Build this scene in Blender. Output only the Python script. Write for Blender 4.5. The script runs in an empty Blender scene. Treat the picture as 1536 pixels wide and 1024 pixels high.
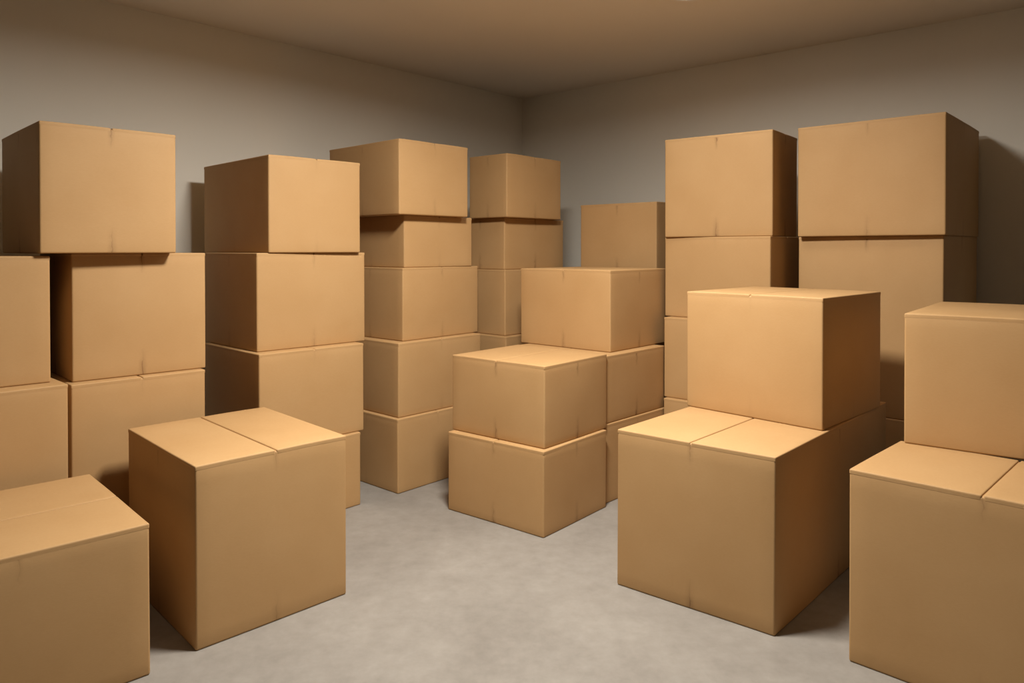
import bpy, bmesh, math, random
from mathutils import Vector

scene = bpy.context.scene
col = scene.collection

# ------------------------------------------------------------------ camera
CAM_H = 1.35
FOCAL = 1092.16            # in pixels of a 1536 wide frame
PITCH = 0.012685
cam_data = bpy.data.cameras.new('camera')
cam_data.sensor_width = 36.0
cam_data.lens = FOCAL / 1536 * 36
cam_data.shift_y = (373.987 + FOCAL * math.tan(PITCH) - 512) / 1536
cam_data.clip_start = 0.02
cam = bpy.data.objects.new('camera', cam_data)
col.objects.link(cam)
cam.location = (0, 0, CAM_H)
cam.rotation_euler = (math.pi / 2 - PITCH, 0, 0)
scene.camera = cam

# ------------------------------------------------------------------ world, exposure
world = bpy.data.worlds.new('world')
scene.world = world
world.use_nodes = True
world.node_tree.nodes['Background'].inputs[0].default_value = (0.9, 0.8, 0.68, 1)
world.node_tree.nodes['Background'].inputs[1].default_value = 0.0
vs = scene.view_settings
vs.view_transform = 'Standard'
vs.look = 'None'
vs.gamma = 1.0
vs.use_curve_mapping = False
vs.exposure = -0.03

# ------------------------------------------------------------------ room frame
PSI = 0.73076                                   # heading of the left wall
B = Vector((math.sin(PSI), math.cos(PSI), 0))   # along the left wall, away from the camera
A = Vector((-math.cos(PSI), math.sin(PSI), 0))  # along the right wall, towards its far end
CORNER = Vector((0.0908, 6.44, 0))
CEIL = 2.677
LEN = 12.0                                      # both walls


def room(s, t, z=0.0):
    """s metres out of the corner along the left wall, t along the right wall"""
    return CORNER - B * s - A * t + Vector((0, 0, z))


# lamps: (s, t, watts, lens radius)
def ceiling_spot(x, y):
    d = Vector((x, y, 0)) - CORNER
    return -d.dot(B), -d.dot(A)


LAMPS = [
    (0.02, 2.48, 212.0, 0.25, 'round domed ceiling lamp above the open floor between the front boxes'),
    (0.90, 3.572, 14.0, 0.25, 'round flush ceiling lamp glowing at the top edge above the right-hand stacks'),
]
LAMP_COLOR = (1.0, 0.95, 0.88)


def tag(o, label=None, cat=None, group=None, kind=None):
    if label: o['label'] = label
    if cat: o['category'] = cat
    if group: o['group'] = group
    if kind: o['kind'] = kind
    return o


def link_mesh(name, bm, mat, parent=None, smooth=False):
    me = bpy.data.meshes.new(name)
    bm.normal_update()
    bm.to_mesh(me)
    bm.free()
    if smooth:
        for p in me.polygons: p.use_smooth = True
    me.materials.append(mat)
    o = bpy.data.objects.new(name, me)
    col.objects.link(o)
    o.parent = parent
    return o



# ------------------------------------------------------------------ materials
def new_mat(name):
    m = bpy.data.materials.new(name)
    m.use_nodes = True
    nt = m.node_tree
    return m, nt, nt.nodes, nt.links, nt.nodes['Principled BSDF']


def paint(name, c1, c2, scale, rough=0.85, bump=0.02, bump_scale=120):
    m, nt, N, L, p = new_mat(name)
    tc = N.new('ShaderNodeTexCoord')
    n1 = N.new('ShaderNodeTexNoise'); n1.inputs['Scale'].default_value = scale
    n1.inputs['Detail'].default_value = 5
    L.new(tc.outputs['Object'], n1.inputs['Vector'])
    mx = N.new('ShaderNodeMix'); mx.data_type = 'RGBA'
    mx.inputs[6].default_value = (*c1, 1); mx.inputs[7].default_value = (*c2, 1)
    L.new(n1.outputs['Fac'], mx.inputs[0])
    L.new(mx.outputs[2], p.inputs['Base Color'])
    p.inputs['Roughness'].default_value = rough
    p.inputs['Specular IOR Level'].default_value = 0.25
    n2 = N.new('ShaderNodeTexNoise'); n2.inputs['Scale'].default_value = bump_scale
    L.new(tc.outputs['Object'], n2.inputs['Vector'])
    bp = N.new('ShaderNodeBump'); bp.inputs['Strength'].default_value = bump
    bp.inputs['Distance'].default_value = 0.002
    L.new(n2.outputs['Fac'], bp.inputs['Height'])
    L.new(bp.outputs['Normal'], p.inputs['Normal'])
    return m


def math_node(N, L, op, a, b=None, clamp=False):
    n = N.new('ShaderNodeMath'); n.operation = op; n.use_clamp = clamp
    for i, v in enumerate((a, b)):
        if v is None: continue
        if isinstance(v, (int, float)): n.inputs[i].default_value = v
        else: L.new(v, n.inputs[i])
    return n.outputs[0]


def concrete(name):
    m, nt, N, L, p = new_mat(name)
    tc = N.new('ShaderNodeTexCoord')
    big = N.new('ShaderNodeTexNoise'); big.inputs['Scale'].default_value = 2.2
    big.inputs['Detail'].default_value = 6; big.inputs['Roughness'].default_value = 0.62
    big.inputs['Distortion'].default_value = 0.4
    fine = N.new('ShaderNodeTexNoise'); fine.inputs['Scale'].default_value = 14
    fine.inputs['Detail'].default_value = 8; fine.inputs['Roughness'].default_value = 0.7
    grain = N.new('ShaderNodeTexNoise'); grain.inputs['Scale'].default_value = 260
    grain.inputs['Detail'].default_value = 2
    for n in (big, fine, grain): L.new(tc.outputs['Object'], n.inputs['Vector'])
    r1 = N.new('ShaderNodeValToRGB')
    r1.color_ramp.elements[0].position = 0.30; r1.color_ramp.elements[0].color = (0.225, 0.204, 0.177, 1)
    r1.color_ramp.elements[1].position = 0.72; r1.color_ramp.elements[1].color = (0.290, 0.267, 0.234, 1)
    L.new(big.outputs['Fac'], r1.inputs['Fac'])
    r2 = N.new('ShaderNodeValToRGB')
    r2.color_ramp.elements[0].position = 0.32; r2.color_ramp.elements[0].color = (0.86, 0.85, 0.84, 1)
    r2.color_ramp.elements[1].position = 0.68; r2.color_ramp.elements[1].color = (1.08, 1.08, 1.08, 1)
    L.new(fine.outputs['Fac'], r2.inputs['Fac'])
    mx = N.new('ShaderNodeMix'); mx.data_type = 'RGBA'; mx.blend_type = 'MULTIPLY'
    mx.inputs[0].default_value = 0.8
    L.new(r1.outputs[0], mx.inputs[6]); L.new(r2.outputs[0], mx.inputs[7])
    L.new(mx.outputs[2], p.inputs['Base Color'])
    p.inputs['Roughness'].default_value = 0.72
    p.inputs['Specular IOR Level'].default_value = 0.3
    bp = N.new('ShaderNodeBump'); bp.inputs['Strength'].default_value = 0.12
    bp.inputs['Distance'].default_value = 0.003
    mix = math_node(N, L, 'ADD', fine.outputs['Fac'], math_node(N, L, 'MULTIPLY', grain.outputs['Fac'], 0.3))
    L.new(mix, bp.inputs['Height'])
    L.new(bp.outputs['Normal'], p.inputs['Normal'])
    return m


def cardboard(name, base, dark):
    """kraft board: fine fibre grain, faint flutes, a rubbed mark at the middle of each side's top and bottom edge"""
    m, nt, N, L, p = new_mat(name)
    tc = N.new('ShaderNodeTexCoord')
    info = N.new('ShaderNodeObjectInfo')
    off = N.new('ShaderNodeVectorMath'); off.operation = 'MULTIPLY_ADD'
    cmb = N.new('ShaderNodeCombineXYZ')
    L.new(info.outputs['Random'], cmb.inputs[0]); L.new(info.outputs['Random'], cmb.inputs[2])
    L.new(cmb.outputs[0], off.inputs[0]); off.inputs[1].default_value = (31, 17, 23)
    L.new(tc.outputs['Object'], off.inputs[2])
    cloud = N.new('ShaderNodeTexNoise'); cloud.inputs['Scale'].default_value = 3.5
    cloud.inputs['Detail'].default_value = 4
    L.new(off.outputs[0], cloud.inputs['Vector'])
    mp = N.new('ShaderNodeMapping'); mp.inputs['Scale'].default_value = (90, 90, 420)
    L.new(off.outputs[0], mp.inputs['Vector'])
    fib = N.new('ShaderNodeTexNoise'); fib.inputs['Scale'].default_value = 1.0
    fib.inputs['Detail'].default_value = 3
    L.new(mp.outputs[0], fib.inputs['Vector'])
    r = N.new('ShaderNodeValToRGB')
    r.color_ramp.elements[0].position = 0.3; r.color_ramp.elements[0].color = (*dark, 1)
    r.color_ramp.elements[1].position = 0.7; r.color_ramp.elements[1].color = (*base, 1)
    v = math_node(N, L, 'ADD', math_node(N, L, 'MULTIPLY', cloud.outputs['Fac'], 0.7),
                  math_node(N, L, 'MULTIPLY', fib.outputs['Fac'], 0.3))
    L.new(v, r.inputs['Fac'])
    # rubbed marks
    ub = N.new('ShaderNodeUVMap'); ub.uv_map = 'from_bottom'
    ut = N.new('ShaderNodeUVMap'); ut.uv_map = 'from_top'
    wob = N.new('ShaderNodeTexNoise'); wob.inputs['Scale'].default_value = 30
    wob.inputs['Detail'].default_value = 4
    L.new(off.outputs[0], wob.inputs['Vector'])
    marks = []
    for uvn, length, wid, amp in ((ub, 0.12, 0.020, 1.25), (ut, 0.085, 0.014, 1.25)):
        s = N.new('ShaderNodeSeparateXYZ'); L.new(uvn.outputs[0], s.inputs[0])
        du = math_node(N, L, 'ADD', s.outputs[0], math_node(N, L, 'MULTIPLY',
                       math_node(N, L, 'SUBTRACT', wob.outputs['Fac'], 0.5), 0.022))
        g = math_node(N, L, 'DIVIDE', math_node(N, L, 'ABSOLUTE', du), wid)
        g = math_node(N, L, 'SUBTRACT', 1.0, g, clamp=True)
        line = math_node(N, L, 'SUBTRACT', 1.0, math_node(N, L, 'DIVIDE', math_node(N, L, 'ABSOLUTE', du), 0.0028), clamp=True)
        g = math_node(N, L, 'ADD', math_node(N, L, 'MULTIPLY', g, 0.55), math_node(N, L, 'MULTIPLY', line, 0.6))
        f = math_node(N, L, 'SUBTRACT', 1.0, math_node(N, L, 'DIVIDE', s.outputs[1], length), clamp=True)
        k = math_node(N, L, 'MULTIPLY', math_node(N, L, 'MULTIPLY', g, f), wob.outputs['Fac'])
        marks.append(math_node(N, L, 'MULTIPLY', k, amp))
    mk = math_node(N, L, 'ADD', marks[0], marks[1], clamp=True)
    mk = math_node(N, L, 'MULTIPLY', mk, math_node(N, L, 'ADD', math_node(N, L, 'MULTIPLY', info.outputs['Random'], 1.4), 0.15), clamp=True)
    mx = N.new('ShaderNodeMix'); mx.data_type = 'RGBA'
    mx.inputs[7].default_value = (0.16, 0.075, 0.028, 1)
    L.new(mk, mx.inputs[0]); L.new(r.outputs[0], mx.inputs[6])
    L.new(mx.outputs[2], p.inputs['Base Color'])
    p.inputs['Roughness'].default_value = 0.66
    p.inputs['Specular IOR Level'].default_value = 0.32
    bp = N.new('ShaderNodeBump'); bp.inputs['Strength'].default_value = 0.10
    bp.inputs['Distance'].default_value = 0.0012
    L.new(fib.outputs['Fac'], bp.inputs['Height'])
    big = N.new('ShaderNodeBump'); big.inputs['Strength'].default_value = 0.22
    big.inputs['Distance'].default_value = 0.008
    L.new(cloud.outputs['Fac'], big.inputs['Height'])
    L.new(big.outputs['Normal'], bp.inputs['Normal'])
    L.new(bp.outputs['Normal'], p.inputs['Normal'])
    return m


M_wall = paint('grey_wall_paint', (0.74, 0.70, 0.61), (0.77, 0.73, 0.64), 1.6)
M_ceil = paint('ceiling_paint', (0.77, 0.71, 0.63), (0.80, 0.74, 0.66), 1.2)
M_floor = concrete('floor_concrete')
M_card = cardboard('kraft_cardboard', (0.472, 0.290, 0.129), (0.428, 0.252, 0.104))
M_metal, _, _, _, _p = new_mat('lamp_housing_paint')
_p.inputs['Base Color'].default_value = (0.75, 0.74, 0.71, 1); _p.inputs['Roughness'].default_value = 0.4


def lens(name, strength):
    m, nt, N, L, p = new_mat(name)
    p.inputs['Base Color'].default_value = (0.9, 0.88, 0.82, 1)
    p.inputs['Roughness'].default_value = 0.5
    p.inputs['Emission Color'].default_value = (*LAMP_COLOR, 1)
    p.inputs['Emission Strength'].default_value = strength
    return m


# ------------------------------------------------------------------ room shell
def slab(name, pts, direction, thick, mat):
    bm = bmesh.new()
    a = [bm.verts.new(p) for p in pts]
    b = [bm.verts.new(Vector(p) + direction * thick) for p in pts]
    n = len(pts)
    bm.faces.new(a); bm.faces.new(b[::-1])
    for i in range(n):
        bm.faces.new((a[i], b[i], b[(i + 1) % n], a[(i + 1) % n]))
    bmesh.ops.recalc_face_normals(bm, faces=bm.faces)
    return tag(link_mesh(name, bm, mat), kind='structure')


UP = Vector((0, 0, 1))
slab('floor', [room(0, 0), room(LEN, 0), room(LEN, LEN), room(0, LEN)], -UP, 0.1, M_floor)
slab('ceiling', [room(0, 0, CEIL), room(LEN, 0, CEIL), room(LEN, LEN, CEIL), room(0, LEN, CEIL)], UP, 0.1, M_ceil)
slab('wall_left', [room(0, 0), room(LEN, 0), room(LEN, 0, CEIL), room(0, 0, CEIL)], A, 0.1, M_wall)
slab('wall_right', [room(0, 0), room(0, LEN), room(0, LEN, CEIL), room(0, 0, CEIL)], B, 0.1, M_wall)
slab('wall_back', [room(LEN, 0), room(LEN, LEN), room(LEN, LEN, CEIL), room(LEN, 0, CEIL)], -B, 0.1, M_wall)
slab('wall_front', [room(0, LEN), room(LEN, LEN), room(LEN, LEN, CEIL), room(0, LEN, CEIL)], -A, 0.1, M_wall)


# ------------------------------------------------------------------ ceiling lamps
def lathe(profile, seg=64):
    bm = bmesh.new()
    rings = []
    for r, z in profile:
        if r < 1e-6: rings.append([bm.verts.new((0, 0, z))])
        else: rings.append([bm.verts.new((r * math.cos(2 * math.pi * i / seg), r * math.sin(2 * math.pi * i / seg), z)) for i in range(seg)])
    for a, b in zip(rings, rings[1:]):
        for i in range(seg):
            j = (i + 1) % seg
            if len(a) == 1: bm.faces.new((a[0], b[i], b[j]))
            elif len(b) == 1: bm.faces.new((a[i], b[0], a[j]))
            else: bm.faces.new((a[i], b[i], b[j], a[j]))
    bmesh.ops.recalc_face_normals(bm, faces=bm.faces)
    return bm


for x, y, strength, R, label in LAMPS:
    root = bpy.data.objects.new('ceiling_lamp', None)
    col.objects.link(root)
    root.location = (x, y, CEIL)
    tag(root, label, 'ceiling lamp', 'opal glass ceiling lamps')
    glow = lens('lit_opal_glass', strength)
    drop = 0.004 if y < 3 else 0.03
    rim = 0.048 if y < 3 else 0.024          # front lamp's ring is deepened to keep light off wall tops and corner
    link_mesh('housing', lathe([(0, 0), (R + .012, 0), (R + .015, -.004), (R + .015, .004 - rim), (R + .010, -rim), (R - .002, -rim), (R - .004, -.015), (0, -.015)]), M_metal, root, True)
    prof = [(R - .006, -.018)] + [((R - .006) * math.cos(t), -.018 - drop * math.sin(t)) for t in [math.pi / 2 * k / 12 for k in range(1, 12)]] + [(0, -.018 - drop)]
    link_mesh('diffuser', lathe(prof), glow, root, True)


# ------------------------------------------------------------------ cardboard boxes
def samples(half, r, n):
    """coordinates from -half to half, dense inside the rounded margin r"""
    inner = half - r
    e = [half, half - r * 0.08, half - r * 0.29, half - r * 0.62, inner]
    mid = [-inner + 2 * inner * i / n for i in range(1, n)]
    return [-v for v in e] + mid + e[::-1]


def rounded(W, D, H, r, n, warp, flat_bottom=False):
    """rounded box, base centred at origin; warp(p, axis) moves finished points.
    Returns bmesh with the two mark UV maps."""
    bm = bmesh.new()
    ub = bm.loops.layers.uv.new('from_bottom')
    ut = bm.loops.layers.uv.new('from_top')
    hx, hy, hz = W / 2, D / 2, H / 2
    hs = (hx, hy, hz)
    cache = {}

    def vert(p, key):
        if key in cache: return cache[key]
        q = Vector([max(-h + r, min(h - r, c)) for c, h in zip(p, hs)])
        if flat_bottom and p.z < 0: q.z = p.z
        d = p - q
        if d.length > 1e-9: p2 = q + d.normalized() * r
        else: p2 = p
        v = bm.verts.new(warp(p2 + Vector((0, 0, hz))))
        cache[key] = v
        return v

    S = [samples(h, r, k) for h, k in zip(hs, n)]
    for ax in range(3):
        u, w = [a for a in range(3) if a != ax]
        for sgn in (-1, 1):
            for i in range(len(S[u]) - 1):
                for j in range(len(S[w]) - 1):
                    vs_, raw = [], []
                    for a, b in ((i, j), (i + 1, j), (i + 1, j + 1), (i, j + 1)):
                        p = [0, 0, 0]; p[ax] = sgn * hs[ax]; p[u] = S[u][a]; p[w] = S[w][b]
                        key = tuple(round(c, 6) for c in p)
                        vs_.append(vert(Vector(p), key)); raw.append(p)
                    flip = (sgn < 0) != (ax == 1)
                    if flip: vs_.reverse(); raw.reverse()
                    f = bm.faces.new(vs_)
                    for lp, p in zip(f.loops, raw):
                        if ax == 2 or flat_bottom:
                            lp[ub].uv = (9, 9); lp[ut].uv = (9, 9)
                        else:
                            lp[ub].uv = (p[u], p[2] + hz); lp[ut].uv = (p[u], hz - p[2])
    return bm


FLAP = 0.0045      # board thickness on top of the body
LIP = 0.0100       # how far a folded flap covers the body's upper edge


def make_box(w, d, h, shear, seed, seam='a', crown=0.0, bulge=0.003):
    """Local frame: +x runs along the right-hand face (B side), +y along the left-hand face (A side).
    The near vertical corner is at (-d/2, -w/2)."""
    rnd = random.Random(seed)
    hb = h - FLAP
    sx = -math.sin(shear)                 # racking of the footprint
    cy = math.cos(shear)
    ph = [rnd.uniform(0, 6.28) for _ in range(6)]
    bl = [bulge * rnd.uniform(0.3, 1.2) for _ in range(4)]

    def shape(p, top):
        x, y, z = p
        u, v, t = 2 * x / d, 2 * y / w, z / hb
        prof = max(0.0, 4 * t * (1 - t)) if not top else 0.0
        dx = bl[0 if u > 0 else 1] * (1 - v * v) * prof * u
        dy = bl[2 if v > 0 else 3] * (1 - u * u) * prof * v
        dx += 0.0008 * math.sin(9 * y + ph[0] + 3 * z) * abs(u)
        dy += 0.0008 * math.sin(9 * x + ph[1] + 3 * z) * abs(v)
        x += dx; y += dy
        return Vector((x + y * sx, y * cy, z))

    body = rounded(d, w, hb, 0.0075, (12, 12, 12), lambda p: shape(p, False))
    # two long flaps that meet in a seam; each hinges over an outer edge
    flaps = []
    gap = 0.0045
    for s in (-1, 1):
        lift = rnd.uniform(0.6, 1.0) * crown

        def fl(p, s=s, lift=lift):
            x, y, z = p
            if seam == 'a':       # seam parallel to the left-hand face: flaps side by side in x
                x = x + s * (d / 4 + gap / 4 + 0.00025)
                across, along = 2 * x / d, 2 * y / w
            else:
                y = y + s * (w / 4 + gap / 4 + 0.00025)
                across, along = 2 * y / w, 2 * x / d
            a = abs(across)
            z2 = z + hb - LIP + lift * (math.sin(math.pi * min(1, a)) ** 0.8 if 0 < a < 1 else 0) * (0.75 + 0.25 * (1 - along * along))
            q = shape(Vector((x, y, hb)), True)
            return Vector((q.x, q.y, z2))

        if seam == 'a': W_, D_ = d / 2 - gap / 2 + 0.0005, w + 0.001
        else: W_, D_ = d + 0.001, w / 2 - gap / 2 + 0.0005
        flaps.append(rounded(W_, D_, FLAP + LIP, 0.0050, (12, 12, 2), fl, True))
    return body, flaps


# name: near corner x, near corner y, width of left face, width of right face, turn, rack, base height, height
BOXES = {
    'A3': (-1.8276, 2.8193, 0.6728, 0.5123, 2.95, -0.08, 1.3342, 0.5145),
    'A2b': (-1.7990, 2.9598, 0.5500, 0.5380, 4.56, 0.61, 0.8064, 0.5277),
    'A1b': (-1.7674, 2.9101, 0.5300, 0.5363, 2.94, 0.00, 0.2482, 0.5582),
    'A0b': (-1.7674, 2.9101, 0.5300, 0.5241, 0.00, 0.00, 0.0000, 0.2482),
    'A2a': (-2.2040, 2.4986, 0.5500, 0.5335, 4.16, 0.00, 0.8250, 0.4992),
    'A1a': (-2.1080, 2.4358, 0.5500, 0.5478, 1.25, 0.00, 0.3875, 0.4375),
    'A0a': (-2.1080, 2.4358, 0.5500, 0.5317, 0.00, 0.00, 0.0000, 0.3875),
    'B4': (-1.1934, 3.5507, 0.7756, 0.5193, 3.82, 0.65, 1.3330, 0.4808),
    'B3': (-1.2385, 3.5208, 0.5943, 0.6201, 2.52, 0.36, 0.8505, 0.4825),
    'B2': (-1.2037, 3.4550, 0.6069, 0.5898, 2.40, 0.18, 0.3844, 0.4661),
    'B1': (-1.1755, 3.4279, 0.5877, 0.5576, 0.49, 0.00, 0.0000, 0.3844),
    'C5': (-0.6271, 4.0481, 0.6975, 0.5229, 1.56, 0.01, 1.5457, 0.4207),
    'C4': (-0.6156, 4.1399, 0.6237, 0.5330, 1.31, 0.23, 1.2454, 0.3003),
    'C3': (-0.6151, 4.1155, 0.5874, 0.6178, -1.18, -0.40, 0.8286, 0.4168),
    'C2': (-0.6307, 4.0311, 0.5702, 0.6477, 0.40, 0.07, 0.4126, 0.4160),
    'C1': (-0.6302, 3.9990, 0.5634, 0.5978, 0.01, 0.08, 0.0000, 0.4126),
    'D5': (-0.0321, 4.6487, 0.3345, 0.5682, -0.78, -0.14, 1.5561, 0.4081),
    'D4': (-0.0496, 4.7228, 0.4424, 0.6225, -0.06, 0.04, 1.2181, 0.3379),
    'D3': (-0.0448, 4.6639, 0.4953, 0.5622, -0.01, -0.02, 0.7950, 0.4232),
    'D2': (-0.0380, 4.6029, 0.5204, 0.5337, -0.08, -0.05, 0.3975, 0.3975),
    'D1': (-0.0380, 4.6029, 0.5304, 0.5223, 0.00, 0.00, 0.0000, 0.3975),
    'E3': (0.5345, 3.9730, 0.6514, 0.5843, 0.43, 0.46, 0.7847, 0.4508),
    'G2': (0.4952, 3.8495, 0.6501, 0.5897, 1.17, 0.00, 0.4214, 0.3632),
    'G1': (0.4965, 3.8458, 0.6163, 0.5897, 2.02, 0.00, 0.0000, 0.4214),
    'F2': (0.1470, 3.4172, 0.6023, 0.5393, -1.62, 0.85, 0.4061, 0.3929),
    'F1': (0.1367, 3.3737, 0.6128, 0.5406, -1.84, 1.50, 0.0000, 0.4061),
    'H5': (1.4032, 3.9274, 0.6351, 0.4170, -3.41, 0.24, 1.4219, 0.5758),
    'H4': (1.3902, 3.9149, 0.6419, 0.4578, 0.13, 0.03, 0.9530, 0.4689),
    'H3': (1.3147, 3.8961, 0.5619, 0.4772, -0.47, -0.12, 0.4855, 0.4675),
    'H2': (1.2767, 3.8857, 0.5252, 0.4849, -0.46, -0.11, 0.0000, 0.4855),
    'Q5': (0.9234, 4.6529, 0.6003, 0.4006, -0.03, 0.01, 1.1907, 0.4652),
    'Q4': (0.9234, 4.6529, 0.5751, 0.4504, 0.00, 0.00, 0.8930, 0.2977),
    'Q3': (0.9234, 4.6529, 0.5628, 0.4748, 0.00, 0.00, 0.5954, 0.2977),
    'Q2': (0.9234, 4.6529, 0.5569, 0.4864, 0.00, 0.00, 0.2977, 0.2977),
    'Q1': (0.9234, 4.6529, 0.5546, 0.4910, 0.00, 0.00, 0.0000, 0.2977),
    'I4': (2.0813, 3.4965, 0.7088, 0.7856, 0.55, -0.10, 1.4189, 0.5915),
    'I3': (2.0954, 3.5323, 0.7077, 0.7176, 1.60, 0.04, 0.4894, 0.9294),
    'I2': (2.0954, 3.5323, 0.6544, 0.6441, 0.00, 0.00, 0.0000, 0.4894),
    'J2': (1.2507, 2.8988, 0.6345, 0.6387, 3.63, -2.19, 0.6281, 0.5290),
    'J1': (0.8851, 2.4874, 0.6341, 1.2553, 1.17, 4.03, 0.0000, 0.6281),
    'K2': (2.0300, 2.2180, 0.7460, 0.7773, -2.79, 1.23, 0.6335, 0.4808),
    'K1': (1.6286, 1.8432, 0.7460, 0.5000, 3.35, 1.29, 0.0000, 0.6335),
    'M1': (-1.0536, 2.4344, 0.7148, 0.5815, 3.38, -0.89, 0.0000, 0.6240),
    'N1': (-1.6586, 1.8165, 0.7022, 0.6960, 4.89, 0.36, 0.0000, 0.4835),
}

G = 'stacked brown cardboard boxes'
# key: (label, seam direction, top crown)
INFO = {
    'A3': ('large cardboard box on top at the far left, overhanging the gap between two columns', 'a', .002),
    'A2b': ('cardboard box directly below the far-left top box, with a black gap at its left', 'a', 0),
    'A1b': ('cardboard box third from the top in the left column, behind the seamed floor box', 'a', 0),
    'A0b': ('low cardboard box at the very bottom of the left column, behind the two floor boxes', 'a', 0),
    'A2a': ('cardboard box cut by the left picture edge at mid height, left of the black gap', 'a', 0),
    'A1a': ('cardboard box cut by the left picture edge, just above the low front-left floor box', 'a', 0),
    'A0a': ('cardboard box on the floor at the left edge, right behind the low front-left box', 'a', 0),
    'B4': ('top box of the second column from the left, standing against the grey wall', 'a', .002),
    'B3': ('second box from the top in the second column from the left', 'a', 0),
    'B2': ('third box from the top in the second column, partly behind the seamed floor box', 'a', 0),
    'B1': ('bottom floor box of the second column, only a narrow strip showing beside the seamed box', 'a', 0),
    'C5': ('top box of the five-high column left of the room corner, second-column top overlapping it', 'a', .002),
    'C4': ('shallow second box from the top in the five-high column left of the room corner', 'a', 0),
    'C3': ('middle box of the five-high column left of the room corner', 'a', 0),
    'C2': ('fourth box down of the five-high column left of the room corner', 'a', 0),
    'C1': ('floor box of the five-high column left of the room corner', 'a', 0),
    'D5': ('top box of the deepest column in front of the room corner', 'a', .002),
    'D4': ('second box from the top of the deepest column, its right side against dark wall shadow', 'a', 0),
    'D3': ('third box down of the deepest column, right half hidden by the middle group', 'a', 0),
    'D2': ('fourth box down of the deepest column, only a thin strip above the seamed middle box', 'a', 0),
    'D1': ('bottom box of the deepest column, hidden behind the middle two-high stack', 'a', 0),
    'E3': ('wide cardboard box on the raised back row of the middle group, highest of that group', 'b', .0015),
    'G2': ('second-level box right behind the two-high middle stack, under the wide raised box', 'b', 0),
    'G1': ('floor box right behind the two-high middle stack, below two other boxes', 'b', 0),
    'F2': ('upper box of the two-high stack standing mid-floor, with a seam across its lit top', 'b', .0015),
    'F1': ('lower box of the two-high stack mid-floor, its corner pointing at the camera', 'b', 0),
    'H5': ('top box of the narrower tall column right of the room corner', 'a', .002),
    'H4': ('second box from the top of the narrower tall right-hand column', 'a', 0),
    'H3': ('third box down of the narrower tall right column, mostly behind the raised right box', 'a', 0),
    'H2': ('bottom box of the narrower tall right column, a sliver above the long floor box', 'a', 0),
    'Q5': ('small distant box against the right wall, seen above the wide box of the middle group', 'a', .002),
    'Q4': ('second box of the distant column by the right wall, hidden behind the middle group', 'a', 0),
    'Q3': ('third box down of the distant column by the right wall, behind the middle group', 'a', 0),
    'Q2': ('fourth box down of the distant column by the right wall, behind the middle group', 'a', 0),
    'Q1': ('floor box of the distant column by the right wall, behind the middle group', 'a', 0),
    'I4': ('largest and highest cardboard box, top of the column nearest the right picture edge', 'a', .002),
    'I3': ('very tall cardboard carton below the largest top box, behind the right front boxes', 'a', 0),
    'I2': ('floor box under the very tall carton on the right, hidden behind the front boxes', 'a', 0),
    'J2': ('brightly lit box sitting on the back half of the long right-hand floor box', 'b', .0015),
    'J1': ('long floor box right of centre, its back half carrying another box', 'b', 0),
    'K2': ('upper box at the right picture edge, set back on the dim seamed front box', 'b', .0015),
    'K1': ('front box at the bottom right corner, dim front face and seamed top', 'b', 0),
    'M1': ('single tall floor box left of centre, nothing on it, seam across its bright top', 'a', .002),
    'N1': ('low uncovered floor box at the bottom left corner of the photo', 'b', 0),
}

for i, (key, (x, y, w, d, th, sh, z, h)) in enumerate(BOXES.items()):
    label, seam, crown = INFO[key]
    t = PSI + math.radians(th)
    t2 = t + math.radians(sh)
    bd = Vector((math.sin(t), math.cos(t), 0))
    ad = Vector((-math.cos(t2), math.sin(t2), 0))
    c = Vector((x, y, z)) + bd * d / 2 + ad * w / 2
    root = bpy.data.objects.new('cardboard_box', None)
    col.objects.link(root)
    root.empty_display_size = 0.1
    root.location = c
    root.rotation_euler = (0, 0, math.pi / 2 - t)
    tag(root, label, 'cardboard box', G)
    body, flaps = make_box(w, d, h, math.radians(sh), 11 + i, seam, crown)
    link_mesh('body', body, M_card, root, True)
    for f in flaps:
        link_mesh('top_flap', f, M_card, root, True)
